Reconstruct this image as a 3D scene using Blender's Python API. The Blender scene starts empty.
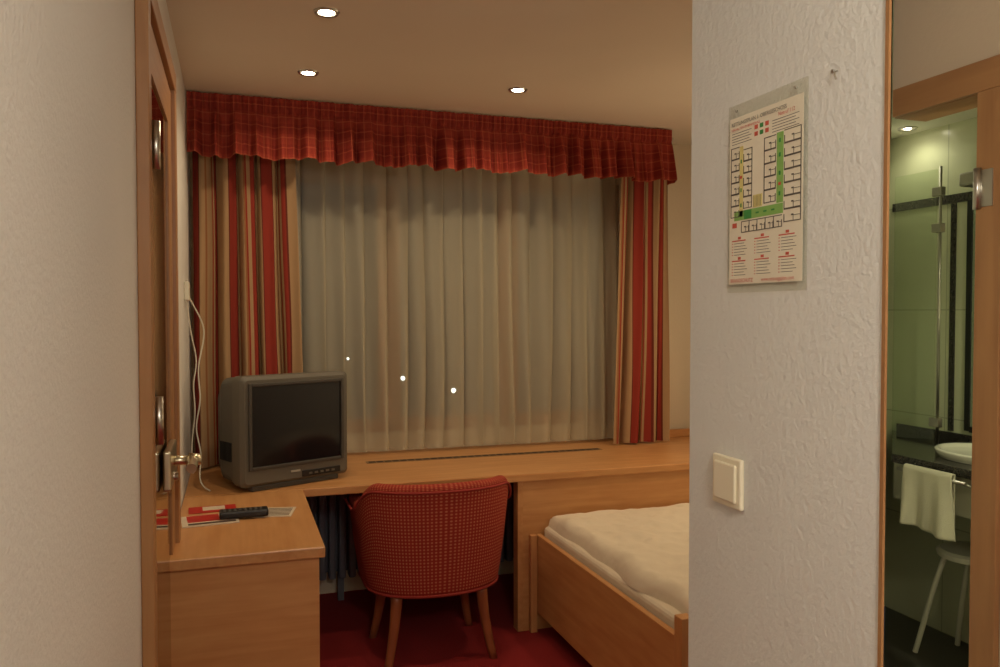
import bpy, bmesh, math, random
from mathutils import Vector, Matrix, noise
random.seed(4)
S=bpy.context.scene
C=S.collection
# ---------------------------------------------------------------- materials
def srgb(r,g,b):
    f=lambda c:(c/255/12.92) if c/255<=0.04045 else ((c/255+0.055)/1.055)**2.4
    return (f(r),f(g),f(b),1)
def newmat(name,col,rough=0.6,metal=0.0,spec=None):
    m=bpy.data.materials.new(name); m.use_nodes=True
    b=m.node_tree.nodes['Principled BSDF']
    b.inputs['Base Color'].default_value=col
    b.inputs['Roughness'].default_value=rough
    b.inputs['Metallic'].default_value=metal
    if spec is not None: b.inputs['Specular IOR Level'].default_value=spec
    return m
def N(m,t,**k):
    n=m.node_tree.nodes.new(t)
    for a,v in k.items(): setattr(n,a,v)
    return n
def L(m,a,b): m.node_tree.links.new(a,b)
def bsdf(m): return m.node_tree.nodes['Principled BSDF']
def coords(m,kind='Object',scale=(1,1,1)):
    tc=N(m,'ShaderNodeTexCoord'); mp=N(m,'ShaderNodeMapping')
    mp.inputs['Scale'].default_value=scale
    L(m,tc.outputs[kind],mp.inputs['Vector']); return mp.outputs['Vector']
def ramp(m,src,stops,interp='LINEAR'):
    r=N(m,'ShaderNodeValToRGB'); r.color_ramp.interpolation=interp
    e=r.color_ramp.elements
    while len(e)<len(stops): e.new(0.5)
    for i,(p,c) in enumerate(stops): e[i].position=p; e[i].color=c
    L(m,src,r.inputs['Fac']); return r.outputs['Color']
def add_bump(m,src,strength,dist):
    b=N(m,'ShaderNodeBump'); b.inputs['Strength'].default_value=strength; b.inputs['Distance'].default_value=dist
    L(m,src,b.inputs['Height']); L(m,b.outputs['Normal'],bsdf(m).inputs['Normal'])
def plaster(name,col,scale=55,strength=0.5,dist=0.006):
    m=newmat(name,col,0.85)
    n=N(m,'ShaderNodeTexNoise'); n.inputs['Scale'].default_value=scale; n.inputs['Detail'].default_value=3; n.inputs['Roughness'].default_value=0.55
    L(m,coords(m),n.inputs['Vector'])
    r=ramp(m,n.outputs['Fac'],[(0.35,(0,0,0,1)),(0.7,(1,1,1,1))])
    add_bump(m,r,strength,dist)
    n2=N(m,'ShaderNodeTexNoise'); n2.inputs['Scale'].default_value=1.3
    L(m,coords(m),n2.inputs['Vector'])
    c=tuple(x*0.92 for x in col[:3])+(1,)
    L(m,ramp(m,n2.outputs['Fac'],[(0.3,c),(0.7,col)]),bsdf(m).inputs['Base Color'])
    return m
def wood(name,axis,c1=srgb(192,134,80),c2=srgb(208,154,98),rough=0.35):
    m=newmat(name,c1,rough)
    sc=[38,38,38]; sc[axis]=2.0
    n=N(m,'ShaderNodeTexNoise'); n.inputs['Scale'].default_value=1.0; n.inputs['Detail'].default_value=5; n.inputs['Distortion'].default_value=0.4
    L(m,coords(m,'Object',sc),n.inputs['Vector'])
    n2=N(m,'ShaderNodeTexNoise'); n2.inputs['Scale'].default_value=4.0
    L(m,coords(m,'Object',tuple(1.5 if i==axis else 5 for i in range(3))),n2.inputs['Vector'])
    mx=N(m,'ShaderNodeMath',operation='MULTIPLY_ADD'); mx.inputs[1].default_value=0.6
    L(m,n.outputs['Fac'],mx.inputs[0])
    m3=N(m,'ShaderNodeMath',operation='MULTIPLY'); m3.inputs[1].default_value=0.4
    L(m,n2.outputs['Fac'],m3.inputs[0]); L(m,m3.outputs[0],mx.inputs[2])
    L(m,ramp(m,mx.outputs[0],[(0.35,c1),(0.62,c2)]),bsdf(m).inputs['Base Color'])
    return m
def emis(name,col,st):
    m=newmat(name,(0,0,0,1)); b=bsdf(m)
    b.inputs['Emission Color'].default_value=col; b.inputs['Emission Strength'].default_value=st
    return m

M_wall=plaster('white_roughcast',srgb(226,224,216),95,0.28,0.0026)
M_wallroom=plaster('room_plaster',srgb(222,206,178),70,0.2,0.0025)
M_wallvest=plaster('vestibule_plaster',srgb(206,186,158),70,0.12,0.002)
M_ceil=plaster('ceiling_paint',srgb(226,214,194),40,0.08,0.002)
M_woodX=wood('beech_x',0); M_woodY=wood('beech_y',1); M_woodZ=wood('beech_z',2)
M_woodFrame=wood('door_frame_wood',2,srgb(156,110,68),srgb(172,126,80),0.4)
M_woodFrameY=wood('door_frame_wood_y',1,srgb(156,110,68),srgb(172,126,80),0.4)
M_woodWin=wood('window_wood',2,srgb(150,84,40),srgb(170,98,50),0.5)
M_chrome=newmat('brushed_steel',srgb(190,186,175),0.28,1.0)
M_brass=newmat('nickel_brass',srgb(215,208,182),0.3,1.0)
M_black=newmat('black_plastic',srgb(22,21,20),0.45)
M_white=newmat('white_plastic',srgb(215,210,190),0.4)
M_mirror=newmat('mirror_glass',srgb(200,205,200),0.02,1.0)
M_doormirror=newmat('door_mirror_glass',srgb(150,132,105),0.05,1.0)

# carpet
M_carpet=newmat('red_carpet',srgb(150,30,28),0.95)
n=N(M_carpet,'ShaderNodeTexNoise'); n.inputs['Scale'].default_value=260; n.inputs['Detail'].default_value=3
L(M_carpet,coords(M_carpet),n.inputs['Vector'])
L(M_carpet,ramp(M_carpet,n.outputs['Fac'],[(0.35,srgb(115,18,20)),(0.65,srgb(175,36,34))]),bsdf(M_carpet).inputs['Base Color'])
add_bump(M_carpet,n.outputs['Fac'],0.6,0.004)

def uvmath(m):
    tc=N(m,'ShaderNodeTexCoord'); sp=N(m,'ShaderNodeSeparateXYZ'); L(m,tc.outputs['UV'],sp.inputs[0]); return sp
def mth(m,op,a,b=None):
    n=N(m,'ShaderNodeMath',operation=op)
    for i,v in enumerate((a,b)):
        if v is None: continue
        if isinstance(v,(int,float)): n.inputs[i].default_value=v
        else: L(m,v,n.inputs[i])
    return n.outputs[0]
# striped curtain
def mk_striped():
    m=newmat('striped_curtain_fabric',(1,1,1,1),0.85,spec=0.2)
    sp=uvmath(m)
    f=mth(m,'FRACT',mth(m,'DIVIDE',sp.outputs['X'],0.30))
    red=srgb(142,52,40); bei=srgb(166,134,98); gold=srgb(148,98,64); dk=srgb(104,44,33)
    c=ramp(m,f,[(0.0,bei),(0.26,dk),(0.28,red),(0.48,dk),(0.50,bei),(0.60,gold),(0.63,bei),(0.74,gold),(0.77,red),(0.80,bei),(0.86,red),(0.96,dk)],'CONSTANT')
    L(m,c,bsdf(m).inputs['Base Color'])
    return m
M_curt=mk_striped()
def mk_plaid():
    m=newmat('red_plaid_fabric',(1,1,1,1),0.8,spec=0.2)
    sp=uvmath(m)
    def line(src,per,wd,off=0):
        f=mth(m,'FRACT',mth(m,'ADD',mth(m,'DIVIDE',src,per),off)); return mth(m,'LESS_THAN',f,wd)
    a=line(sp.outputs['X'],0.05,0.12); b=line(sp.outputs['Y'],0.05,0.12)
    s=mth(m,'MULTIPLY',mth(m,'ADD',a,b),0.42)
    c=line(sp.outputs['X'],0.1,0.5); d=line(sp.outputs['Y'],0.1,0.5,0.3)
    t=mth(m,'MULTIPLY',mth(m,'ADD',c,d),0.12)
    tot=mth(m,'ADD',s,t)
    L(m,ramp(m,tot,[(0,srgb(128,42,32)),(0.24,srgb(148,56,41)),(1.0,srgb(174,92,64))]),bsdf(m).inputs['Base Color'])
    return m
M_plaid=mk_plaid()
def mk_dots():
    m=newmat('dotted_red_upholstery',(1,1,1,1),0.85,spec=0.2)
    sp=uvmath(m)
    p=0.015
    u=mth(m,'DIVIDE',sp.outputs['X'],p); v=mth(m,'DIVIDE',sp.outputs['Y'],p)
    su=mth(m,'SINE',mth(m,'MULTIPLY',u,math.pi)); sv=mth(m,'SINE',mth(m,'MULTIPLY',v,math.pi))
    d=mth(m,'ABSOLUTE',mth(m,'MULTIPLY',su,sv))
    L(m,ramp(m,d,[(0.0,srgb(146,48,37)),(0.6,srgb(156,56,42)),(0.8,srgb(188,110,78))]),bsdf(m).inputs['Base Color'])
    add_bump(m,d,0.3,0.002)
    return m
M_dots=mk_dots()
# sheer
def mk_sheer():
    m=newmat('sheer_fabric',srgb(204,196,170),0.9,spec=0.1)
    nt=m.node_tree; out=[n for n in nt.nodes if n.type=='OUTPUT_MATERIAL'][0]
    tr=N(m,'ShaderNodeBsdfTransparent'); mix=N(m,'ShaderNodeMixShader'); mix.inputs[0].default_value=0.62
    tl=N(m,'ShaderNodeBsdfTranslucent'); tl.inputs['Color'].default_value=srgb(198,186,155)
    mx2=N(m,'ShaderNodeMixShader'); mx2.inputs[0].default_value=0.2
    L(m,bsdf(m).outputs[0],mx2.inputs[1]); L(m,tl.outputs[0],mx2.inputs[2])
    L(m,tr.outputs[0],mix.inputs[1]); L(m,mx2.outputs[0],mix.inputs[2]); L(m,mix.outputs[0],out.inputs['Surface'])
    return m
M_sheer=mk_sheer()
def mk_glass(name,col,fac,rough=0.02):
    m=newmat(name,col,rough)
    nt=m.node_tree; out=[n for n in nt.nodes if n.type=='OUTPUT_MATERIAL'][0]
    tr=N(m,'ShaderNodeBsdfTransparent'); tr.inputs['Color'].default_value=col
    gl=N(m,'ShaderNodeBsdfGlossy'); gl.inputs['Roughness'].default_value=rough
    mix=N(m,'ShaderNodeMixShader'); mix.inputs[0].default_value=fac
    L(m,tr.outputs[0],mix.inputs[1]); L(m,gl.outputs[0],mix.inputs[2]); L(m,mix.outputs[0],out.inputs['Surface'])
    return m
M_glass=mk_glass('window_glass',(0.8,0.85,0.85,1),0.03,0.35)
M_acryl=mk_glass('acrylic',(0.96,0.96,0.93,1),0.04,0.1)
M_shower=mk_glass('shower_glass',(0.92,0.96,0.88,1),0.10)
M_linen=newmat('bed_linen',srgb(224,212,190),0.9,spec=0.2)
n=N(M_linen,'ShaderNodeTexNoise'); n.inputs['Scale'].default_value=7; n.inputs['Detail'].default_value=3
L(M_linen,coords(M_linen),n.inputs['Vector']); add_bump(M_linen,n.outputs['Fac'],0.5,0.03)

# ---------------------------------------------------------------- mesh helpers
def empty(name,loc=(0,0,0)):
    e=bpy.data.objects.new(name,None); e.location=(0,0,0); C.objects.link(e); return e
def mkobj(name,bm,mats,parent=None,smooth=False):
    bmesh.ops.recalc_face_normals(bm,faces=bm.faces)
    me=bpy.data.meshes.new(name); bm.to_mesh(me); bm.free()
    if not isinstance(mats,(list,tuple)): mats=[mats]
    for x in mats: me.materials.append(x)
    if smooth:
        for p in me.polygons: p.use_smooth=True
    o=bpy.data.objects.new(name,me); C.objects.link(o)
    if parent: o.parent=parent
    return o
def box(name,x0,x1,y0,y1,z0,z1,mat,parent=None,bev=0.0,seg=2,M=None):
    bm=bmesh.new(); bmesh.ops.create_cube(bm,size=1)
    for v in bm.verts: v.co=Vector((x0+(v.co.x+.5)*(x1-x0),y0+(v.co.y+.5)*(y1-y0),z0+(v.co.z+.5)*(z1-z0)))
    if bev: bmesh.ops.bevel(bm,geom=bm.edges[:],offset=bev,segments=seg,affect='EDGES',profile=0.5)
    if M: bm.transform(M)
    return mkobj(name,bm,mat,parent,smooth=False)
def prism(name,pts,z0,z1,mat,parent=None,bev=0):
    bm=bmesh.new()
    a=[bm.verts.new((x,y,z0)) for x,y in pts]; b=[bm.verts.new((x,y,z1)) for x,y in pts]
    bm.faces.new(a[::-1]); bm.faces.new(b)
    k=len(pts)
    for i in range(k): bm.faces.new((a[i],a[(i+1)%k],b[(i+1)%k],b[i]))
    if bev: bmesh.ops.bevel(bm,geom=bm.edges[:],offset=bev,segments=3,affect='EDGES',profile=0.5)
    return mkobj(name,bm,mat,parent)
def cyl(name,p0,p1,r0,r1,mat,parent=None,n=24,M=None):
    p0=Vector(p0);p1=Vector(p1); d=p1-p0
    bm=bmesh.new(); bmesh.ops.create_cone(bm,cap_ends=True,segments=n,radius1=r0,radius2=r1,depth=d.length)
    bm.transform(Matrix.Translation((p0+p1)/2)@d.to_track_quat('Z','Y').to_matrix().to_4x4())
    if M: bm.transform(M)
    o=mkobj(name,bm,mat,parent)
    for p in o.data.polygons: p.use_smooth=len(p.vertices)==4
    return o
def grid(name,f,nu,nv,mat,parent=None,uvf=None,closed_v=False,caps=False,M=None,solid=0):
    bm=bmesh.new(); uvl=bm.loops.layers.uv.new('UVMap')
    P=[[Vector(f(i/nu,j/nv)) for j in range(nv+(0 if closed_v else 1))] for i in range(nu+1)]
    V=[[bm.verts.new(p) for p in r] for r in P]
    m=len(V[0])
    for i in range(nu):
        for j in range(nv):
            j2=(j+1)%m
            fa=bm.faces.new((V[i][j],V[i+1][j],V[i+1][j2],V[i][j2]))
            for l,(a,b) in zip(fa.loops,((i,j),(i+1,j),(i+1,j+1),(i,j+1))):
                l[uvl].uv=uvf(a/nu,b/nv) if uvf else (a/nu,b/nv)
    if caps and closed_v:
        bm.faces.new(V[0][::-1]); bm.faces.new(V[-1])
    if M: bm.transform(M)
    o=mkobj(name,bm,mat,parent,smooth=True)
    if solid:
        md=o.modifiers.new('thick','SOLIDIFY'); md.thickness=solid
    return o
def tube(name,pts,r,mat,parent=None,res=6):
    cu=bpy.data.curves.new(name,'CURVE'); cu.dimensions='3D'; cu.bevel_depth=r; cu.bevel_resolution=res//2+1; cu.use_fill_caps=True
    sp=cu.splines.new('NURBS'); sp.points.add(len(pts)-1)
    for p,q in zip(sp.points,pts): p.co=(*q,1)
    sp.use_endpoint_u=True; sp.order_u=4 if len(pts)>3 else len(pts); sp.resolution_u=10
    cu.materials.append(mat)
    o=bpy.data.objects.new(name,cu); C.objects.link(o)
    if parent: o.parent=parent
    return o
def loft(name,secs,mat,parent=None,M=None,smooth=False):
    bm=bmesh.new(); R=[[bm.verts.new(p) for p in s] for s in secs]; k=len(secs[0])
    for a,b in zip(R,R[1:]):
        for i in range(k): bm.faces.new((a[i],a[(i+1)%k],b[(i+1)%k],b[i]))
    bm.faces.new(R[0][::-1]); bm.faces.new(R[-1])
    if M: bm.transform(M)
    return mkobj(name,bm,mat,parent,smooth)
def rrect(cx,cz,w,h,r,y,n=5):
    out=[]
    for (sx,sz,a0) in ((1,1,0),(-1,1,90),(-1,-1,180),(1,-1,270)):
        for i in range(n+1):
            a=math.radians(a0+90*i/n)
            out.append((cx+sx*(w/2-r)+r*math.cos(a),y,cz+sz*(h/2-r)+r*math.sin(a)))
    return out

# ---------------------------------------------------------------- room shell
CH=2.5; XL=-0.20; YW=4.30; XR=2.65
box('floor',-0.35,1.62,-1.4,4.4,-0.1,0,M_carpet)
prism('floor',[(1.62,1.72),(3.12,3.27),(3.12,4.4),(1.62,4.4)],-0.1,0,M_carpet)
box('ceiling',-0.35,3.3,-1.4,4.45,CH,CH+0.1,M_ceil)
box('wall_left',-0.35,XL,-1.4,4.3,0,CH,M_wall)
box('wall_back',-0.35,1.7,-1.4,-1.3,0,CH,M_wall)
box('wall_right',XR,XR+0.1,2.98,4.3,0,CH,M_wallroom)
ww=empty('wall_window')
WX0,WX1,WZ0,WZ1=0.12,2.16,0.84,2.24
box('below',-0.35,3.1,YW,YW+0.12,0,WZ0,M_wallroom,ww)
box('above',-0.35,3.1,YW,YW+0.12,WZ1,CH,M_wallroom,ww)
box('left_part',-0.35,WX0,YW,YW+0.12,WZ0,WZ1,M_wallroom,ww)
box('right_part',WX1,3.1,YW,YW+0.12,WZ0,WZ1,M_wallroom,ww)
prism('wall_partition',[(0.8,0.8355),(0.8,1.30),(1.144,1.30),(3.12,3.333),(3.12,3.24)],0,CH,M_wall)
box('trim_1',0.797,0.801,0.829,0.835,0,CH,M_woodFrame)
# window
win=empty('window_1')
t=0.07
box('frame_left',WX0,WX0+t,YW+0.03,YW+0.09,WZ0,WZ1,M_woodWin,win)
box('frame_right',WX1-t,WX1,YW+0.03,YW+0.09,WZ0,WZ1,M_woodWin,win)
box('frame_top',WX0+t,WX1-t,YW+0.03,YW+0.09,WZ1-t,WZ1,M_woodWin,win)
box('frame_bottom',WX0+t,WX1-t,YW+0.03,YW+0.09,WZ0,WZ0+t,M_woodWin,win)
for i,x in enumerate((0.80,1.48)):
    box('mullion_%d'%i,x-0.06,x+0.06,YW+0.025,YW+0.095,WZ0+t,WZ1-t,M_woodWin,win)
box('pane',WX0+t,WX1-t,YW+0.055,YW+0.06,WZ0+t,WZ1-t,M_glass,win)

# ---------------------------------------------------------------- left door (mirror leaf)
d=empty('door_1')
fx=-0.172
box('post_near',XL,fx,1.93,1.99,0,2.20,M_woodFrame,d,0.003)
box('post_far',XL,fx,2.79,2.85,0,2.20,M_woodFrame,d,0.003)
box('header',XL,fx,1.93,2.85,2.20,2.26,M_woodFrameY,d,0.003)
box('leaf_stile_near',XL,-0.185,1.992,2.10,0.01,2.19,M_woodFrame,d,0.002)
box('leaf_stile_far',XL,-0.185,2.66,2.788,0.01,2.19,M_woodFrame,d,0.002)
box('leaf_rail_top',XL,-0.185,2.10,2.66,2.07,2.19,M_woodFrameY,d)
box('leaf_rail_bottom',XL,-0.185,2.10,2.66,0.01,0.16,M_woodFrameY,d)
box('leaf_mirror',XL,-0.190,2.10,2.66,0.16,2.07,M_doormirror,d)
for i,z in enumerate((1.87,1.24,0.35)):
    cyl('hinge_%d'%i,(-0.165,2.0,z-0.055),(-0.165,2.0,z+0.055),0.010,0.010,M_chrome,d)
    box('hinge_plate_%d'%i,-0.186,-0.170,2.0,2.035,z-0.045,z+0.045,M_chrome,d)
# handle
hy,hz=2.47,1.055
box('handle_plate',-0.186,-0.166,hy-0.12,hy+0.12,hz-0.055,hz+0.055,M_brass,d,0.006,3)
cyl('handle_neck',(-0.18,hy,hz+0.01),(-0.125,hy,hz+0.01),0.014,0.014,M_brass,d)
tube('handle_lever',[(-0.125,hy+0.01,hz+0.01),(-0.111,hy-0.02,hz+0.012),(-0.110,hy-0.06,hz+0.010),(-0.114,hy-0.11,hz+0.004)],0.014,M_brass,d)
cyl('handle_knob',(-0.126,hy,hz+0.01),(-0.092,hy,hz+0.01),0.021,0.015,M_brass,d)
cyl('key_cylinder',(-0.18,hy,hz-0.035),(-0.155,hy,hz-0.035),0.012,0.012,M_chrome,d)

# ---------------------------------------------------------------- built-in desk + window counter
dk=empty('built_in_desk')
DT=0.74
bw=0.004
box('desk_top',XL+0.002,0.272,2.60,3.478,DT-0.035,DT,M_woodY,dk,bw)
box('desk_end_panel',XL+0.005,0.255,2.625,2.65,0,DT-0.035,M_woodX,dk)
box('desk_inner_support',XL+0.005,0.0,3.45,3.475,0,DT-0.035,M_woodZ,dk)
box('counter_top',XL+0.002,XR-0.002,3.48,YW-0.002,DT-0.035,DT,M_woodX,dk,bw)
box('counter_front_panel',1.27,XR-0.002,3.50,3.525,0,DT-0.035,M_woodX,dk)
box('counter_support',1.245,1.27,3.50,3.56,0,DT-0.035,M_woodY,dk)
box('trim_4',2.36,XR-0.005,4.24,4.265,DT,DT+0.045,M_woodX,None,0.003)
M_slot=newmat('dark_slot',srgb(60,44,32),0.8)
gx0,gx1=0.62,1.90
ag=empty('air_grille')
box('frame',gx0,gx1,3.965,4.02,DT,DT+0.002,newmat('grille_metal',srgb(150,120,85),0.5,0.2),ag)
for i in range(32):
    x=gx0+0.012+i*(gx1-gx0-0.02)/32
    box('slot_%d'%i,x,x+0.034,3.975,4.010,DT+0.002,DT+0.0028,M_slot,ag)

# radiator
rd=empty('radiator'); M_rad=newmat('radiator_enamel',srgb(98,100,106),0.5)
box('rear',0.30,1.90,4.21,4.24,0.14,0.62,M_rad,rd,0.004)
for i in range(32):
    x=0.30+i*0.0505
    box('rib_%d'%i,x,x+0.036,4.14,4.21,0.12,0.64,M_rad,rd,0.01)
box('foot_l',0.5,0.53,4.17,4.21,0,0.13,M_rad,rd); box('foot_r',1.12,1.15,4.17,4.21,0,0.13,M_rad,rd)
box('baseboard_left',XL,XL+0.012,2.86,3.44,0,0.06,M_woodY)

# ---------------------------------------------------------------- curtains
def fold(x,seed,wl,amp):
    ph=2*math.pi*x/wl+3.2*noise.noise((x*3.0,seed,0))
    am=0.75+0.7*noise.noise((x*4.5,seed+4,1))
    return amp*(am*math.sin(ph)+0.32*math.sin(ph*2.13+seed*3)+0.6*noise.noise((x*9,seed,2.0)))
def curtain(name,x0,x1,y,z0,z1,wl,amp,mat,seed,stretch,nu,nv=20,fl=0,fr=0,lat=0.0):
    def f(u,v):
        z=z0+(z1-z0)*v
        a0=x0-fl*(1-v); a1=x1+fr*(1-v)
        x=a0+(a1-a0)*u
        a=amp*(1-0.35*v**2)
        xs=x0+(x1-x0)*u
        x+=0.02*noise.noise((u*7,v*2.0,seed))*(1-v)*min(1,u*12,(1-u)*12)
        ph=2*math.pi*xs/wl+3.2*noise.noise((xs*3.0,seed,0))
        x+=lat*math.cos(ph+0.6)*min(1,u*20,(1-u)*20)
        return (x,y+fold(xs+0.012*math.sin(2.2*v+seed),seed,wl,a),z)
    return grid(name,f,nu,nv,mat,uvf=lambda u,v:((x1-x0)*u*stretch+seed*0.09,(z1-z0)*v))
curtain('striped_curtain',-0.180,0.285,4.085,DT+0.012,2.44,0.105,0.040,M_curt,1.0,1.9,280,fr=0.05,lat=0.010)
curtain('striped_curtain',2.06,2.36,4.085,DT+0.012,2.44,0.10,0.038,M_curt,2.3,1.9,190,fl=0.05,lat=0.010)
curtain('sheer_curtain',0.25,2.10,4.215,DT+0.02,2.44,0.105,0.030,M_sheer,5.0,1.5,900,24,lat=0.026)
# curtain rail
box('curtain_rail',-0.19,2.38,4.06,4.24,2.45,2.48,newmat('rail',srgb(200,190,170),0.5))
# valance
def valance():
    xr=2.30; y0=3.94; Lx=xr-(XL+0.005); Ly=0.06
    def f(u,v):
        s=u*(Lx+Ly)
        z=2.205+(2.492-2.205)*v
        body=1-min(1,max(0,(v-0.05)/0.72)); 
        amp=0.006+0.042*body**0.7
        w=fold(s,3.3,0.10,amp)+ (0.0035*math.sin(2*math.pi*s/0.024) if v>0.74 else 0)
        flare=0.030*body
        if abs(v-0.76)<0.03: w-=0.008
        z+=0.009*math.sin(s*23+2)*(1-v)+0.006*noise.noise((s*8,0,0))*(1-v)
        if s<Lx: return (XL+0.005+s,y0-w-flare,z)
        return (xr+w*0.3+flare*0.3,y0+(s-Lx),z)
    return grid('pleated_valance',f,900,30,M_plaid,uvf=lambda u,v:((Lx+Ly)*u*1.5,v*0.29))
valance()

# distant lamps outside
M_lampglow=emis('street_lamp_glow',(1,0.95,0.8,1),6)
for i,(x,y,z,r) in enumerate(((2.32,11.5,0.53,0.034),(3.16,11.8,0.30,0.038),(1.6,12.0,0.80,0.020))):
    e=empty('street_lamp')
    bm=bmesh.new(); bmesh.ops.create_uvsphere(bm,u_segments=16,v_segments=10,radius=r); bm.transform(Matrix.Translation((x,y,z))); mkobj('globe',bm,M_lampglow,e,True)
    cyl('post',(x,y,-4),(x,y,z-r),0.04,0.03,M_black,e)
    
# ---------------------------------------------------------------- TV
tv=empty('crt_television')
M_tv=newmat('tv_grey_plastic',srgb(96,91,79),0.5); M_tvd=newmat('tv_dark_plastic',srgb(66,62,55),0.45)
M_shell=newmat('tv_shell_plastic',srgb(88,84,74),0.55)
M_scr=newmat('crt_screen_glass',srgb(26,26,27),0.15)
ang=math.radians(25); W,H,D=0.515,0.462,0.42
T=Matrix.Translation((0.025,3.452,DT))@Matrix.Rotation(ang,4,'Z')
cx=W/2
zc=0.02+H/2
loft('bezel',[rrect(cx,zc,W-0.03,H-0.03,0.02,0.0),rrect(cx,zc,W,H,0.022,0.016),rrect(cx,zc,W,H,0.022,0.08),rrect(cx,zc,W-0.008,H-0.008,0.022,0.085)],M_tv,tv,T)
loft('rear_shell',[rrect(cx,zc,W-0.008,H-0.012,0.03,0.085),rrect(cx,zc-0.004,W-0.01,H-0.02,0.04,0.20),rrect(cx,zc-0.02,W-0.09,H-0.09,0.05,0.32),rrect(cx,zc-0.04,W-0.18,H-0.15,0.05,D)],M_shell,tv,T)
sw,sh=0.425,0.335; sz=0.02+H-0.03-sh/2-0.012
grid('screen',lambda u,v:(cx+(u-.5)*sw,-0.002-0.011*(1-(2*u-1)**2)*(1-(2*v-1)**2),sz+(v-.5)*sh),20,16,M_scr,tv,M=T)
bz=0.014
for nm,a in (('l',(cx-sw/2-bz,cx-sw/2,sz-sh/2-bz,sz+sh/2+bz)),('r',(cx+sw/2,cx+sw/2+bz,sz-sh/2-bz,sz+sh/2+bz)),('t',(cx-sw/2,cx+sw/2,sz+sh/2,sz+sh/2+bz)),('b',(cx-sw/2,cx+sw/2,sz-sh/2-bz,sz-sh/2))):
    box('screen_rim_'+nm,a[0],a[1],-0.010,0.002,a[2],a[3],M_tvd,tv,0.003,M=T)
box('control_panel',cx+0.02,cx+0.21,-0.004,0.002,0.035,0.062,M_black,tv,0.002,M=T)
for i in range(5): box('button_%d'%i,cx+0.05+i*0.028,cx+0.066+i*0.028,-0.007,-0.004,0.044,0.052,M_tv,tv,M=T)
box('brand_plate',cx-0.035,cx+0.01,-0.003,0.002,0.062,0.07,newmat('silver_print',srgb(170,165,150),0.4),tv,M=T)
for i in range(9): box('side_vent_%d'%i,-0.001,0.012,0.10+i*0.012,0.105+i*0.012,0.12,0.20,M_black,tv,M=T)
box('stand',0.09,W-0.09,0.05,0.33,0.0005,0.022,M_tvd,tv,0.004,M=T)
box('stand_foot',0.05,W-0.05,0.01,0.05,0.0005,0.022,M_tvd,tv,0.004,M=T)

# ---------------------------------------------------------------- papers + remote
M_paper=newmat('magazine_paper',srgb(215,200,175),0.5); M_red=newmat('print_red',srgb(185,40,30),0.45); M_prn=newmat('print_dark',srgb(80,60,50),0.5)
mg=empty('magazine')
e_=0.0006
T=Matrix.Translation((-0.175,2.975,DT+e_))@Matrix.Rotation(math.radians(6),4,'Z')
box('cover',0,0.19,0,0.15,0,0.004,M_paper,mg,M=T)
box('photo_print',0.02,0.13,0.05,0.145,0.004,0.0046,M_red,mg,M=T)
box('photo_band',0.02,0.18,0.012,0.035,0.004,0.0046,M_prn,mg,M=T)
for i in range(4): box('text_%d'%i,0.14,0.185,0.05+i*0.024,0.06+i*0.024,0.004,0.0046,M_red,mg,M=T)
lf=empty('leaflet')
T=Matrix.Translation((0.035,3.10,DT+e_))@Matrix.Rotation(math.radians(-12),4,'Z')
box('sheet',0.0,0.17,-0.04,0.10,0.0,0.002,M_paper,lf,M=T)
box('red_band',0.015,0.06,0.0,0.09,0.002,0.0025,M_red,lf,M=T)
for i in range(6): box('text_%d'%i,0.07,0.16,-0.025+i*0.02,-0.017+i*0.02,0.002,0.0025,M_prn,lf,M=T)
lf=empty('leaflet')
T=Matrix.Translation((-0.165,3.175,DT+e_))@Matrix.Rotation(math.radians(3),4,'Z')
box('sheet',0.0,0.17,0.0,0.10,0,0.002,M_red,lf,M=T)
box('picture',0.05,0.13,0.03,0.09,0.002,0.0025,M_paper,lf,M=T)
rm=empty('remote_control')
T=Matrix.Translation((-0.055,3.03,DT+0.006))@Matrix.Rotation(math.radians(1),4,'Z')
box('body',0,0.17,0,0.06,0,0.026,M_black,rm,0.007,3,M=T)
M_btn=newmat('remote_buttons',srgb(90,88,84),0.5)
for i in range(8):
    for j in range(3):
        box('key_%d_%d'%(i,j),0.014+i*0.018,0.023+i*0.018,0.013+j*0.013,0.020+j*0.013,0.0255,0.0275,M_btn,rm,M=T)

# cable with plug
cb=empty('wall_cable')
tube('cable',[(-0.19,3.72,1.57),(-0.16,3.74,1.50),(-0.10,3.80,1.42),(-0.165,3.78,1.25),(-0.13,3.76,1.10),(-0.175,3.74,0.98),(-0.12,3.70,0.86),(-0.16,3.62,0.76),(-0.10,3.55,0.745)],0.0032,M_white,cb)
tube('cable_loop',[(-0.19,3.72,1.55),(-0.185,3.74,1.40),(-0.14,3.76,1.28),(-0.18,3.74,1.18),(-0.15,3.72,1.05),(-0.185,3.70,0.92),(-0.17,3.66,0.80)],0.0028,M_white,cb)
box('socket',XL,XL+0.02,3.68,3.76,1.54,1.62,M_white,cb,0.004)

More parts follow.
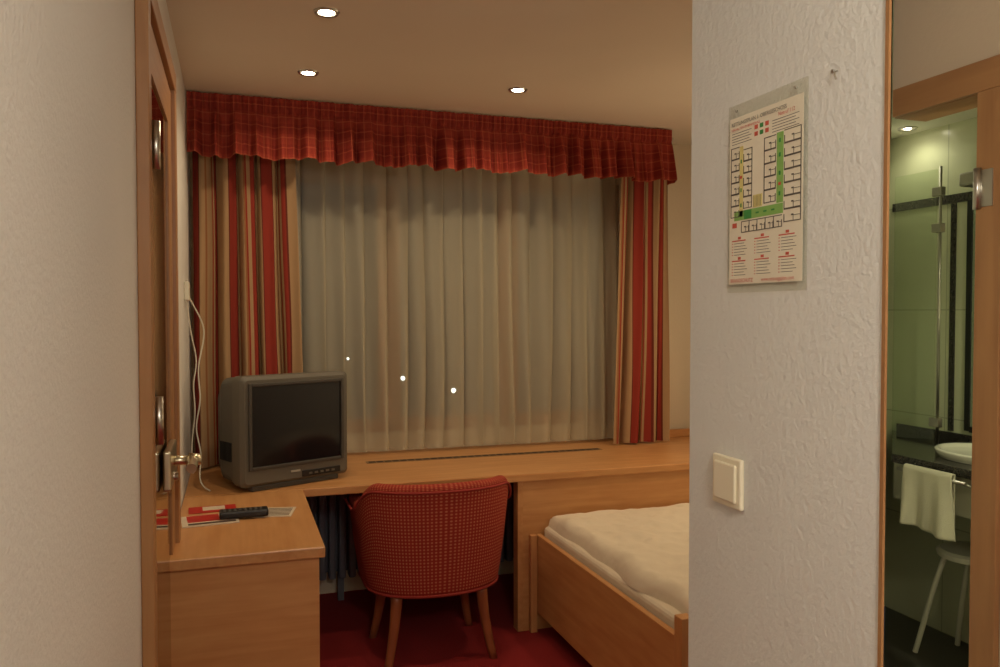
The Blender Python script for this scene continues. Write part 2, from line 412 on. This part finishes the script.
# ---------------------------------------------------------------- tub chair
ch=empty('tub_armchair')
ccx,ccy=0.822,3.455
A,B,F=0.350,0.285,0.20
arcL=math.pi*((A+B)/2); tot=F*2+arcL
def path(s):
    if s<F: return (-A,F-s,-1,0,0)
    if s>F+arcL: return (A,s-F-arcL,1,0,0)
    ph=math.pi+math.pi*(s-F)/arcL
    x=A*math.copysign(abs(math.cos(ph))**0.88,math.cos(ph)); y=-B*abs(math.sin(ph))**0.88
    nx,ny=math.cos(ph)/A,math.sin(ph)/B; l=math.hypot(nx,ny)
    return (x,y,nx/l,ny/l,-math.sin(ph))
TH=0.055; zb=0.31
def ztop(b,y): 
    t=max(0,min(1,b*1.6)); return 0.675+0.110*(t*t*(3-2*t))
def shell(u,v):
    s=u*tot; x,y,nx,ny,b=path(s); zt=ztop(b,y)
    def sc(z): 
        k=(z-zb)/(0.79-zb); k=max(0,min(1,k)); return 0.83+0.17*k**0.75
    zr=zt-TH/2
    if v<0.45: z=zb+(zr-zb)*(v/0.45); off=0.0
    elif v<0.62:
        a=math.pi*(v-0.45)/0.17; z=zr+TH/2*math.sin(a); off=-TH/2*(1-math.cos(a))
    else: z=zr-(zr-zb)*((v-0.62)/0.38); off=-TH
    k=sc(z)
    return (ccx+x*k+nx*off,ccy+y*k+ny*off,z)
def shuv(u,v): return (u*tot,v*1.05)
grid('shell',shell,72,44,M_dots,ch,uvf=shuv,closed_v=True,caps=True)
def seat_sec(z,k):
    pts=[]
    for i in range(49):
        x,y,nx,ny,b=path(tot*i/48); pts.append((ccx+x*k-nx*TH*1.02,ccy+y*k-ny*TH*1.02,z))
    x0,y0,_=pts[-1]; x1,y1,_=pts[0]
    for i in range(1,8):
        t=i/8; pts.append((x0+(x1-x0)*t,y0+0.05*math.sin(math.pi*t),z))
    return pts
loft('seat_cushion',[seat_sec(0.315,0.83),seat_sec(0.43,0.87),seat_sec(0.455,0.86),seat_sec(0.465,0.80)],M_dots,ch)
M_pip=newmat('piping_red',srgb(150,44,32),0.8)
tube('hem_piping',[(ccx+path(tot*i/40)[0]*0.835,ccy+path(tot*i/40)[1]*0.835,zb+0.004) for i in range(41)],0.006,M_pip,ch)
def rimpt(s):
    x,y,nx,ny,b=path(s); z=ztop(b,y)-0.03
    return (ccx+x*1.0+nx*0.001,ccy+y*1.0+ny*0.001,z)
tube('rim_piping',[rimpt(tot*i/60) for i in range(61)],0.005,M_pip,ch)
M_leg=wood('chair_leg_wood',2,srgb(140,78,46),srgb(160,94,56),0.35)
for i,(sx,sy) in enumerate(((-1,-1),(1,-1),(-1,1),(1,1))):
    x=ccx+sx*0.185; y=ccy+(-0.155 if sy<0 else 0.165)
    secs=[]
    for j in range(9):
        t_=j/8; z=0.318*(1-t_); r=0.026-0.009*t_
        ox=sx*(0.045*t_**1.6); oy=sy*(0.03*t_**1.6)
        secs.append([(x+ox+r*math.cos(a*math.pi/6),y+oy+r*math.sin(a*math.pi/6),z) for a in range(12)])
    loft('leg_%d'%i,secs,M_leg,ch,smooth=True)

# ---------------------------------------------------------------- bed
bd=empty('single_bed')
bx0,by0,by1=1.332,2.195,3.494
box('foot_panel',bx0,bx0+0.025,by0+0.04,by1,0.09,0.455,M_woodY,bd,0.003)
box('corner_post_near',bx0-0.012,bx0+0.034,by0-0.01,by0+0.036,0,0.53,M_woodZ,bd,0.003)
box('corner_post_far',bx0-0.035,bx0-0.002,by1-0.03,by1,0,0.455,M_woodZ,bd,0.003)
box('side_board',bx0+0.036,1.96,by0,by0+0.025,0.09,0.43,M_woodX,bd,0.003)
prism('slat_base',[(bx0+0.03,by0+0.03),(1.98,by0+0.03),(2.58,2.88),(2.58,by1),(bx0+0.03,by1)],0.18,0.26,M_woodX,bd)
box('leg_rear',2.5,2.56,3.3,3.36,0,0.18,M_woodZ,bd)
box('leg_mid',1.9,1.96,2.4,2.46,0,0.18,M_woodZ,bd)
prism('mattress',[(bx0+0.035,by0+0.04),(1.97,by0+0.04),(2.57,2.88),(2.57,by1-0.004),(bx0+0.035,by1-0.004)],0.26,0.49,M_linen,bd,0.02)
def duv(u,v):
    y=2.25+(3.485-2.25)*v
    xm=min(2.55,0.972*y-0.17); x0=1.385
    x=x0+(xm-x0)*u
    d1=min(u*(xm-x0),(1-u)*(xm-x0),v*1.215,(1-v)*1.215)
    e=min(1,d1/0.06); h=0.068*math.sqrt(max(0,1-(1-e)**2))
    w=0.020*noise.noise((x*4,y*3.4,0.3))+0.014*noise.noise((x*9+y*5,y*8,3))+0.007*noise.noise((x*22,y*20,5))
    x+= 0.03*noise.noise((y*4,1,7))*(1-u)**8
    return (x,y,0.488+h+max(-0.012,w)*e)
grid('duvet',duv,120,120,M_linen,bd)

# ---------------------------------------------------------------- evacuation plan
pl=empty('evacuation_plan')
PX=0.8; PY0=1.178; PW=0.196; PZ0=1.522; PH=0.312
def q(name,a0,a1,b0,b1,mat,dep=0.0046):
    return box(name,PX-dep,PX-dep+0.0003,PY0-a1*PW,PY0-a0*PW,PZ0+b0*PH,PZ0+b1*PH,mat,pl)
M_pp=newmat('plan_paper',srgb(232,222,198),0.5); M_ln=newmat('plan_line',srgb(96,88,78),0.6); M_gr=newmat('plan_green',srgb(135,180,92),0.6)
M_rd=newmat('plan_red',srgb(205,90,70),0.6); M_yl=newmat('plan_yellow',srgb(222,206,130),0.6); M_dg=newmat('plan_dark_green',srgb(60,140,66),0.6)
box('acrylic_back',PX-0.004,PX-0.0005,PY0-PW,PY0,PZ0,PZ0+PH,M_acryl,pl,0.0008)
q('paper',0.03,0.97,0.045,0.93,M_pp,0.0044)
def txt(s,a,b,size,mat,nm='text'):
    cu=bpy.data.curves.new(nm,'FONT'); cu.body=s; cu.size=size; cu.materials.append(mat)
    o=bpy.data.objects.new(nm,cu); C.objects.link(o); o.parent=pl
    o.location=(PX-0.0058,PY0-a*PW,PZ0+b*PH); o.rotation_euler=(math.pi/2,0,-math.pi/2)
txt('RETTUNGSPLAN 1. OBERGESCHOSS',0.06,0.885,0.0088,M_ln)
txt('VERHALTEN IM BRANDFALL',0.06,0.86,0.0062,M_rd)
for i in range(5): q('intro_line',0.06,0.33-0.03*(i%2),0.845-0.014*i,0.848-0.014*i,M_ln)
for (a,b,w,m) in ((0.37,0.835,0.045,M_rd),(0.44,0.835,0.045,M_dg),(0.51,0.80,0.045,M_rd),(0.37,0.80,0.045,M_rd),(0.44,0.80,0.045,M_dg),(0.51,0.835,0.045,M_rd)):
    q('symbol',a,a+w,b,b+0.022,m)
for i in range(5): q('key_line',0.60,0.92-0.04*(i%2),0.845-0.014*i,0.848-0.014*i,M_ln)
txt('Notruf 112',0.68,0.86,0.0085,M_rd)
def room(a0,a1,b0,b1,side=0,bath=0):
    w=0.008; h=0.0042
    if side==0: q('wall_l',a0,a0+w,b0,b1,M_ln,0.005); q('wall_r',a1-w,a1,b0,b0+(b1-b0)*0.6,M_ln,0.005)
    else: q('wall_r',a1-w,a1,b0,b1,M_ln,0.005); q('wall_l',a0,a0+w,b0,b0+(b1-b0)*0.6,M_ln,0.005)
    q('wall_b',a0,a1,b0,b0+h,M_ln,0.005);q('wall_t',a0,a1,b1-h,b1,M_ln,0.005)
    c=(a0+a1)/2; q('room_number',c-0.012,c+0.014,(b0+b1)/2-0.004,(b0+b1)/2+0.003,M_ln,0.0049)
    q('bath_wall',(a0+a1)/2+0.01,(a0+a1)/2+0.015,b0,b0+(b1-b0)*0.45,M_ln,0.005)
    q('bath_wall',(a0+a1)/2+0.01,a1-w,b0+(b1-b0)*0.42,b0+(b1-b0)*0.46,M_ln,0.005)
for i in range(6): room(0.05,0.17,0.40+i*0.062,0.462+i*0.062,0)
for i in range(5): room(0.225,0.345,0.44+i*0.062,0.502+i*0.062,1)
for i in range(5): room(0.50,0.65,0.445+i*0.066,0.511+i*0.066,0)
for i in range(7): room(0.75,0.95,0.335+i*0.064,0.399+i*0.064,1)
for i in range(5): room(0.20+i*0.106,0.306+i*0.106,0.315,0.375)
q('corridor_left',0.172,0.222,0.40,0.77,M_yl,0.0048); q('corridor_bottom',0.10,0.74,0.382,0.432,M_gr,0.0048); q('corridor_right',0.66,0.74,0.435,0.78,M_gr,0.0048)
q('stairs',0.36,0.48,0.436,0.50,M_yl,0.0049); q('stair_core',0.24,0.34,0.385,0.43,M_dg,0.0050)
for i in range(6): q('stair_line',0.37+i*0.018,0.373+i*0.018,0.44,0.495,M_ln,0.0052)
q('you_are_here',0.08,0.14,0.345,0.37,M_rd,0.0054); q('extinguisher',0.18,0.21,0.60,0.615,M_rd,0.0054); q('extinguisher',0.685,0.715,0.52,0.535,M_rd,0.0054)
for b in (0.47,0.57,0.66,0.73): q('arrow',0.69,0.71,b,b+0.02,M_dg,0.0054)
for a in (0.40,0.50,0.60): q('arrow',a,a+0.04,0.403,0.411,M_dg,0.0054)
for b in (0.45,0.53,0.68): q('arrow',0.19,0.205,b,b+0.02,M_dg,0.0054)
for r0 in (0.272,0.165):
    for c in range(3):
        q('section_head',0.07+c*0.31,0.26+c*0.31,r0,r0+0.006,M_rd)
        q('section_icon',0.155+c*0.31,0.195+c*0.31,r0+0.010,r0+0.024,M_rd)
        for r in range(5):
            q('bullet',0.07+c*0.31,0.085+c*0.31,r0-0.013-r*0.015,r0-0.009-r*0.015,M_rd)
            q('line',0.10+c*0.31,(0.24+0.04*((r*7+c)%3)/2)+c*0.31,r0-0.0125-r*0.015,r0-0.0098-r*0.015,M_ln)
txt('www.rettungsplan.com',0.48,0.055,0.0085,M_rd)
txt('BRANDSCHUTZ',0.06,0.055,0.0085,M_rd)
for i,(a,b) in enumerate(((0.12,0.965),(0.88,0.965))):
    cyl('screw_%d'%i,(PX-0.0065,PY0-a*PW,PZ0+b*PH),(PX-0.004,PY0-a*PW,PZ0+b*PH),0.0022,0.0022,M_chrome,pl)
hk=empty('wall_hook')
tube('hook',[(PX,0.925,1.825),(PX-0.006,0.925,1.825),(PX-0.007,0.922,1.818),(PX-0.006,0.920,1.812)],0.0012,M_chrome,hk)
cyl('pin',(PX-0.003,0.932,1.827),(PX,0.932,1.827),0.0025,0.0025,M_chrome,hk)

# light switch
sw=empty('light_switch'); M_sw=newmat('switch_cream',srgb(238,228,200),0.35)
box('plate',PX-0.009,PX,1.130,1.212,1.160,1.245,M_sw,sw,0.003)
box('rocker',PX-0.0135,PX-0.008,1.140,1.202,1.170,1.235,M_sw,sw,0.003)

# ---------------------------------------------------------------- bathroom
BX=3.12
M_tile=newmat('bath_tile',srgb(196,196,150),0.25)
br=N(M_tile,'ShaderNodeTexBrick'); br.offset=0.0; br.inputs['Scale'].default_value=1; br.inputs['Brick Width'].default_value=0.4; br.inputs['Row Height'].default_value=0.5; br.inputs['Mortar Size'].default_value=0.003
br.inputs['Color1'].default_value=srgb(208,210,178); br.inputs['Color2'].default_value=srgb(202,204,172); br.inputs['Mortar'].default_value=srgb(174,176,146)
tc=N(M_tile,'ShaderNodeTexCoord'); sp=N(M_tile,'ShaderNodeSeparateXYZ'); cb2=N(M_tile,'ShaderNodeCombineXYZ')
L(M_tile,tc.outputs['Object'],sp.inputs[0]); L(M_tile,mth(M_tile,'ADD',sp.outputs['X'],sp.outputs['Y']),cb2.inputs[0]); L(M_tile,sp.outputs['Z'],cb2.inputs[1]); L(M_tile,cb2.outputs[0],br.inputs['Vector']); L(M_tile,br.outputs['Color'],bsdf(M_tile).inputs['Base Color'])
M_dtile=newmat('dark_floor_tile',srgb(66,62,56),0.3)
M_gran=newmat('dark_granite',srgb(36,32,30),0.12)
n=N(M_gran,'ShaderNodeTexNoise'); n.inputs['Scale'].default_value=180; L(M_gran,coords(M_gran),n.inputs['Vector'])
L(M_gran,ramp(M_gran,n.outputs['Fac'],[(0.45,srgb(30,28,27)),(0.7,srgb(90,82,76))]),bsdf(M_gran).inputs['Base Color'])
prism('floor_bathroom',[(1.63,0.3),(BX,0.3),(BX,3.22),(1.63,1.70)],-0.1,0.0,M_dtile)
box('wall_bathroom_right',BX,BX+0.1,0.2,3.33,0,CH,M_tile)
box('wall_bathroom_front',1.67,BX,0.2,0.3,0,CH,M_tile)
prism('ceiling_bathroom',[(1.67,0.3),(BX,0.3),(BX,3.222),(1.67,1.724)],2.35,2.40,newmat('bath_ceiling',srgb(222,220,200),0.7))
# vestibule right wall with doorway
wr=empty('wall_vestibule')
box('solid_part',1.57,1.67,-1.4,1.30,0,CH,M_wallvest,wr)
prism('above_door',[(1.57,1.30),(1.67,1.30),(1.67,1.722),(1.57,1.618)],2.04,CH,M_wallvest,wr)
dr=empty('door_2')
box('architrave_header',1.555,1.57,1.30,1.604,1.972,2.04,M_woodFrameY,dr,0.002)
box('architrave_post',1.555,1.57,1.30,1.363,0,1.972,M_woodFrame,dr,0.002)
box('lining_post',1.5705,1.668,1.302,1.363,0,1.972,M_woodFrame,dr)
box('lining_header',1.5705,1.668,1.302,1.61,1.972,2.038,M_woodFrameY,dr)
for i,z in enumerate((1.76,0.3)):
    cyl('hinge_%d'%i,(1.55,1.355,z-0.045),(1.55,1.355,z+0.045),0.008,0.008,M_chrome,dr)
    box('hinge_leaf_%d'%i,1.5525,1.5555,1.32,1.35,z-0.04,z+0.04,M_chrome,dr)
box('trim_2',BX-0.008,BX,0.3,3.2,1.985,2.025,M_gran)
box('trim_3',BX-0.008,BX,2.83,2.855,0.945,1.985,M_gran)
# mirror
mr=empty('bathroom_mirror')
box('glass',BX-0.02,BX-0.009,1.75,2.73,0.98,1.97,M_mirror,mr)
box('frame_left',BX-0.024,BX-0.008,2.73,2.755,0.96,1.985,M_black,mr)
box('frame_bottom',BX-0.024,BX-0.009,1.75,2.73,0.955,0.98,M_black,mr)
ml=empty('mirror_lamp')
box('housing',BX-0.14,BX-0.03,2.38,2.70,2.03,2.09,M_chrome,ml,0.01)
box('arm',BX-0.04,BX-0.001,2.50,2.56,2.04,2.08,M_chrome,ml)
# counter
vn=empty('washstand')
prism('granite_top',[(2.60,1.9),(BX-0.001,1.9),(BX-0.001,3.19),(2.60,2.66)],0.865,0.90,M_gran,vn)
prism('front_apron',[(2.66,1.9),(2.69,1.9),(2.69,2.74),(2.66,2.71)],0.70,0.865,newmat('apron_grey',srgb(190,188,165),0.5),vn)
box('wall_splash',BX-0.014,BX-0.001,1.9,3.15,0.90,0.94,M_gran,vn)
box('support',2.66,BX-0.002,1.92,1.96,0,0.865,M_tile,vn)
bs=empty('wash_basin'); M_cer=newmat('white_ceramic',srgb(235,232,215),0.12)
def basin(u,v):
    prof=[(0.0,0.008),(0.08,0.009),(0.15,0.014),(0.19,0.025),(0.2,0.034),(0.212,0.037),(0.22,0.032),(0.215,0.018),(0.20,0.0012)]
    k=v*(len(prof)-1); i=min(int(k),len(prof)-2); t_=k-i
    r=prof[i][0]*(1-t_)+prof[i+1][0]*t_; z=prof[i][1]*(1-t_)+prof[i+1][1]*t_
    a=2*math.pi*u
    return (2.86+r*0.85*math.cos(a),2.41+r*1.0*math.sin(a),0.90+z)
grid('bowl',basin,48,24,M_cer,bs)
fc=empty('basin_faucet')
cyl('body',(3.075,2.44,0.90),(3.075,2.44,1.02),0.018,0.016,M_chrome,fc)
tube('spout',[(3.075,2.44,1.0),(3.03,2.44,1.03),(2.97,2.44,1.02),(2.93,2.44,1.0)],0.011,M_chrome,fc)
# towel
tw=empty('hand_towel'); M_tow=newmat('terry_towel',srgb(214,208,184),0.95)
n=N(M_tow,'ShaderNodeTexNoise'); n.inputs['Scale'].default_value=300; L(M_tow,coords(M_tow),n.inputs['Vector']); add_bump(M_tow,n.outputs['Fac'],0.6,0.003)
cyl('rail',(2.555,2.26,0.855),(2.555,2.58,0.855),0.007,0.007,M_chrome,tw)
for yy in (2.27,2.57): cyl('rail_arm',(2.555,yy,0.855),(2.66,yy,0.81),0.006,0.006,M_chrome,tw)
def towel(u,v):
    y=2.540-0.225*u
    s=v*0.50
    k=0.012*math.sin(u*9+1)+0.008*math.sin(u*17)
    if s<0.24: z=0.65+s*0.92; x=2.540-k*(1-s/0.24)*1.2
    elif s<0.28:
        a=(s-0.24)/0.04*math.pi; z=0.87+0.014*math.sin(a); x=2.555-0.015*math.cos(a)
    else: z=0.87-(s-0.28)*0.9; x=2.570+k*0.4
    if s<0.24: z-=0.02*u*(1-s/0.24); y+=0.012*math.sin(u*5)*(1-s/0.24)
    return (x,y,z)
grid('towel',towel,40,50,M_tow,tw,solid=0.006)
# stool
st=empty('shower_stool')
sx0,sy0=2.93,2.55
def seat(z,r): return [(sx0+r*math.cos(a*math.pi/16),sy0+r*math.sin(a*math.pi/16),z) for a in range(32)]
loft('seat',[seat(0.46,0.11),seat(0.465,0.135),seat(0.485,0.14),seat(0.495,0.125)],M_white,st)
for i,(sx,sy) in enumerate(((-1,-1),(-1,1),(1,-1),(1,1))):
    tube('leg_%d'%i,[(sx0+sx*0.07,sy0+sy*0.07,0.462),(sx0+sx*0.08,sy0+sy*0.11,0.38),(sx0+sx*0.10,sy0+sy*0.15,0.15),(sx0+sx*0.12,sy0+sy*0.18,0.008)],0.011,M_white,st)
# shower glass
sg=empty('shower_screen')
box('glass',2.95,2.958,2.785,3.02,0.905,2.12,M_shower,sg)
for i,z in enumerate((2.02,1.86,1.00)):
    box('hinge_%d'%i,2.94,2.968,2.75,2.80,z-0.02,z+0.02,M_chrome,sg,0.003)
cyl('rail',(2.954,2.765,0.905),(2.954,2.765,2.13),0.006,0.006,M_chrome,sg)

# ---------------------------------------------------------------- lights
M_bulb=emis('halogen_bulb',(1,0.9,0.7,1),40)
def downlight(x,y,z,energy,col=(1,0.77,0.50),name='downlight',size=155,br=0.025):
    e=empty(name)
    def ring(u,v):
        prof=[(0.030,-0.001),(0.030,-0.006),(0.040,-0.008),(0.044,-0.001)]
        k=v*3; i=min(int(k),2); t_=k-i
        r=prof[i][0]*(1-t_)+prof[i+1][0]*t_; zz=prof[i][1]*(1-t_)+prof[i+1][1]*t_
        return (x+r*math.cos(2*math.pi*u),y+r*math.sin(2*math.pi*u),z+zz)
    grid('ring',ring,32,6,M_chrome,e)
    cyl('bulb',(x,y,z-0.004),(x,y,z-0.001),br,br,M_bulb,e)
    ld=bpy.data.lights.new('lamp','SPOT'); ld.energy=energy; ld.color=col; ld.spot_size=math.radians(size); ld.spot_blend=0.7; ld.shadow_soft_size=0.03
    lo=bpy.data.objects.new('lamp',ld); lo.location=(x,y,z-0.015); C.objects.link(lo); lo.parent=e
for x,y,en in ((0.305,2.78,15.5),(0.307,3.50,12),(1.233,3.47,15.5),(1.9,2.78,16)):
    downlight(x,y,CH,en)
downlight(3.0,3.0,2.35,1.6,(1,0.98,0.68),br=0.014)
downlight(2.3,1.6,2.35,26,(1,0.98,0.68))
def fill_lamp(name,x,y,z,en,col,nx,ny):  # invented out-of-view fixture with a point light, used only for fill
    e=empty(name)
    cyl('base',(x,y,z),(x+nx*0.03,y+ny*0.03,z),0.05,0.05,M_chrome,e)
    cyl('arm',(x+nx*0.03,y+ny*0.03,z),(x+nx*0.09,y+ny*0.09,z),0.008,0.008,M_chrome,e)
    c=(x+nx*0.10,y+ny*0.10)
    loft('shade',[[(c[0]+r*math.cos(a*math.pi/12),c[1]+r*math.sin(a*math.pi/12),z+dz) for a in range(24)] for dz,r in ((-0.06,0.02),(-0.04,0.05),(0.0,0.06),(0.04,0.055),(0.06,0.03))],emis('opal_'+name,col+(1,),3),e,smooth=True)
    ld=bpy.data.lights.new('lamp','POINT'); ld.energy=en; ld.color=col; ld.shadow_soft_size=0.05
    lo=bpy.data.objects.new('lamp',ld); lo.location=(c[0]+nx*0.10,c[1]+ny*0.10,z+0.02); C.objects.link(lo); lo.parent=e
fill_lamp('bedside_fill_lamp',XR,3.15,1.45,7,(1,0.79,0.54),-1,0)  # added fill light hidden behind the partition, brightens ceiling and bed side
fill_lamp('bathroom_fill_lamp',1.95,0.30,1.30,11,(1,0.98,0.70),0,1)  # added unseen low fill light, reaches the wall under the washstand
# vestibule ceiling lamp behind the camera
vl=empty('ceiling_lamp')
loft('glass_shade',[[(0.35+r*math.cos(a*math.pi/16),-0.35+r*math.sin(a*math.pi/16),z) for a in range(32)] for z,r in ((2.40,0.08),(2.415,0.13),(2.46,0.155),(2.498,0.15))],emis('opal_glass',(1,0.95,0.85,1),3),vl,smooth=True)
ld=bpy.data.lights.new('lamp','POINT'); ld.energy=33; ld.color=(1,0.95,0.87); ld.shadow_soft_size=0.10
lo=bpy.data.objects.new('lamp',ld); lo.location=(0.35,-0.35,2.12); C.objects.link(lo); lo.parent=vl

# world: night sky
w=bpy.data.worlds.new('night'); S.world=w; w.use_nodes=True
w.node_tree.nodes['Background'].inputs[0].default_value=(0.02,0.025,0.03,1); w.node_tree.nodes['Background'].inputs[1].default_value=0.6

# camera
cd=bpy.data.cameras.new('camera'); cd.sensor_width=36; cd.lens=805/1000*36; cd.clip_start=0.02
co=bpy.data.objects.new('camera',cd); C.objects.link(co)
co.location=(0,0,1.49); co.rotation_euler=(math.radians(90-1.53),0,math.radians(-18.3))
S.camera=co
S.view_settings.view_transform='Standard'; S.view_settings.look='None'; S.view_settings.exposure=0; S.view_settings.gamma=1
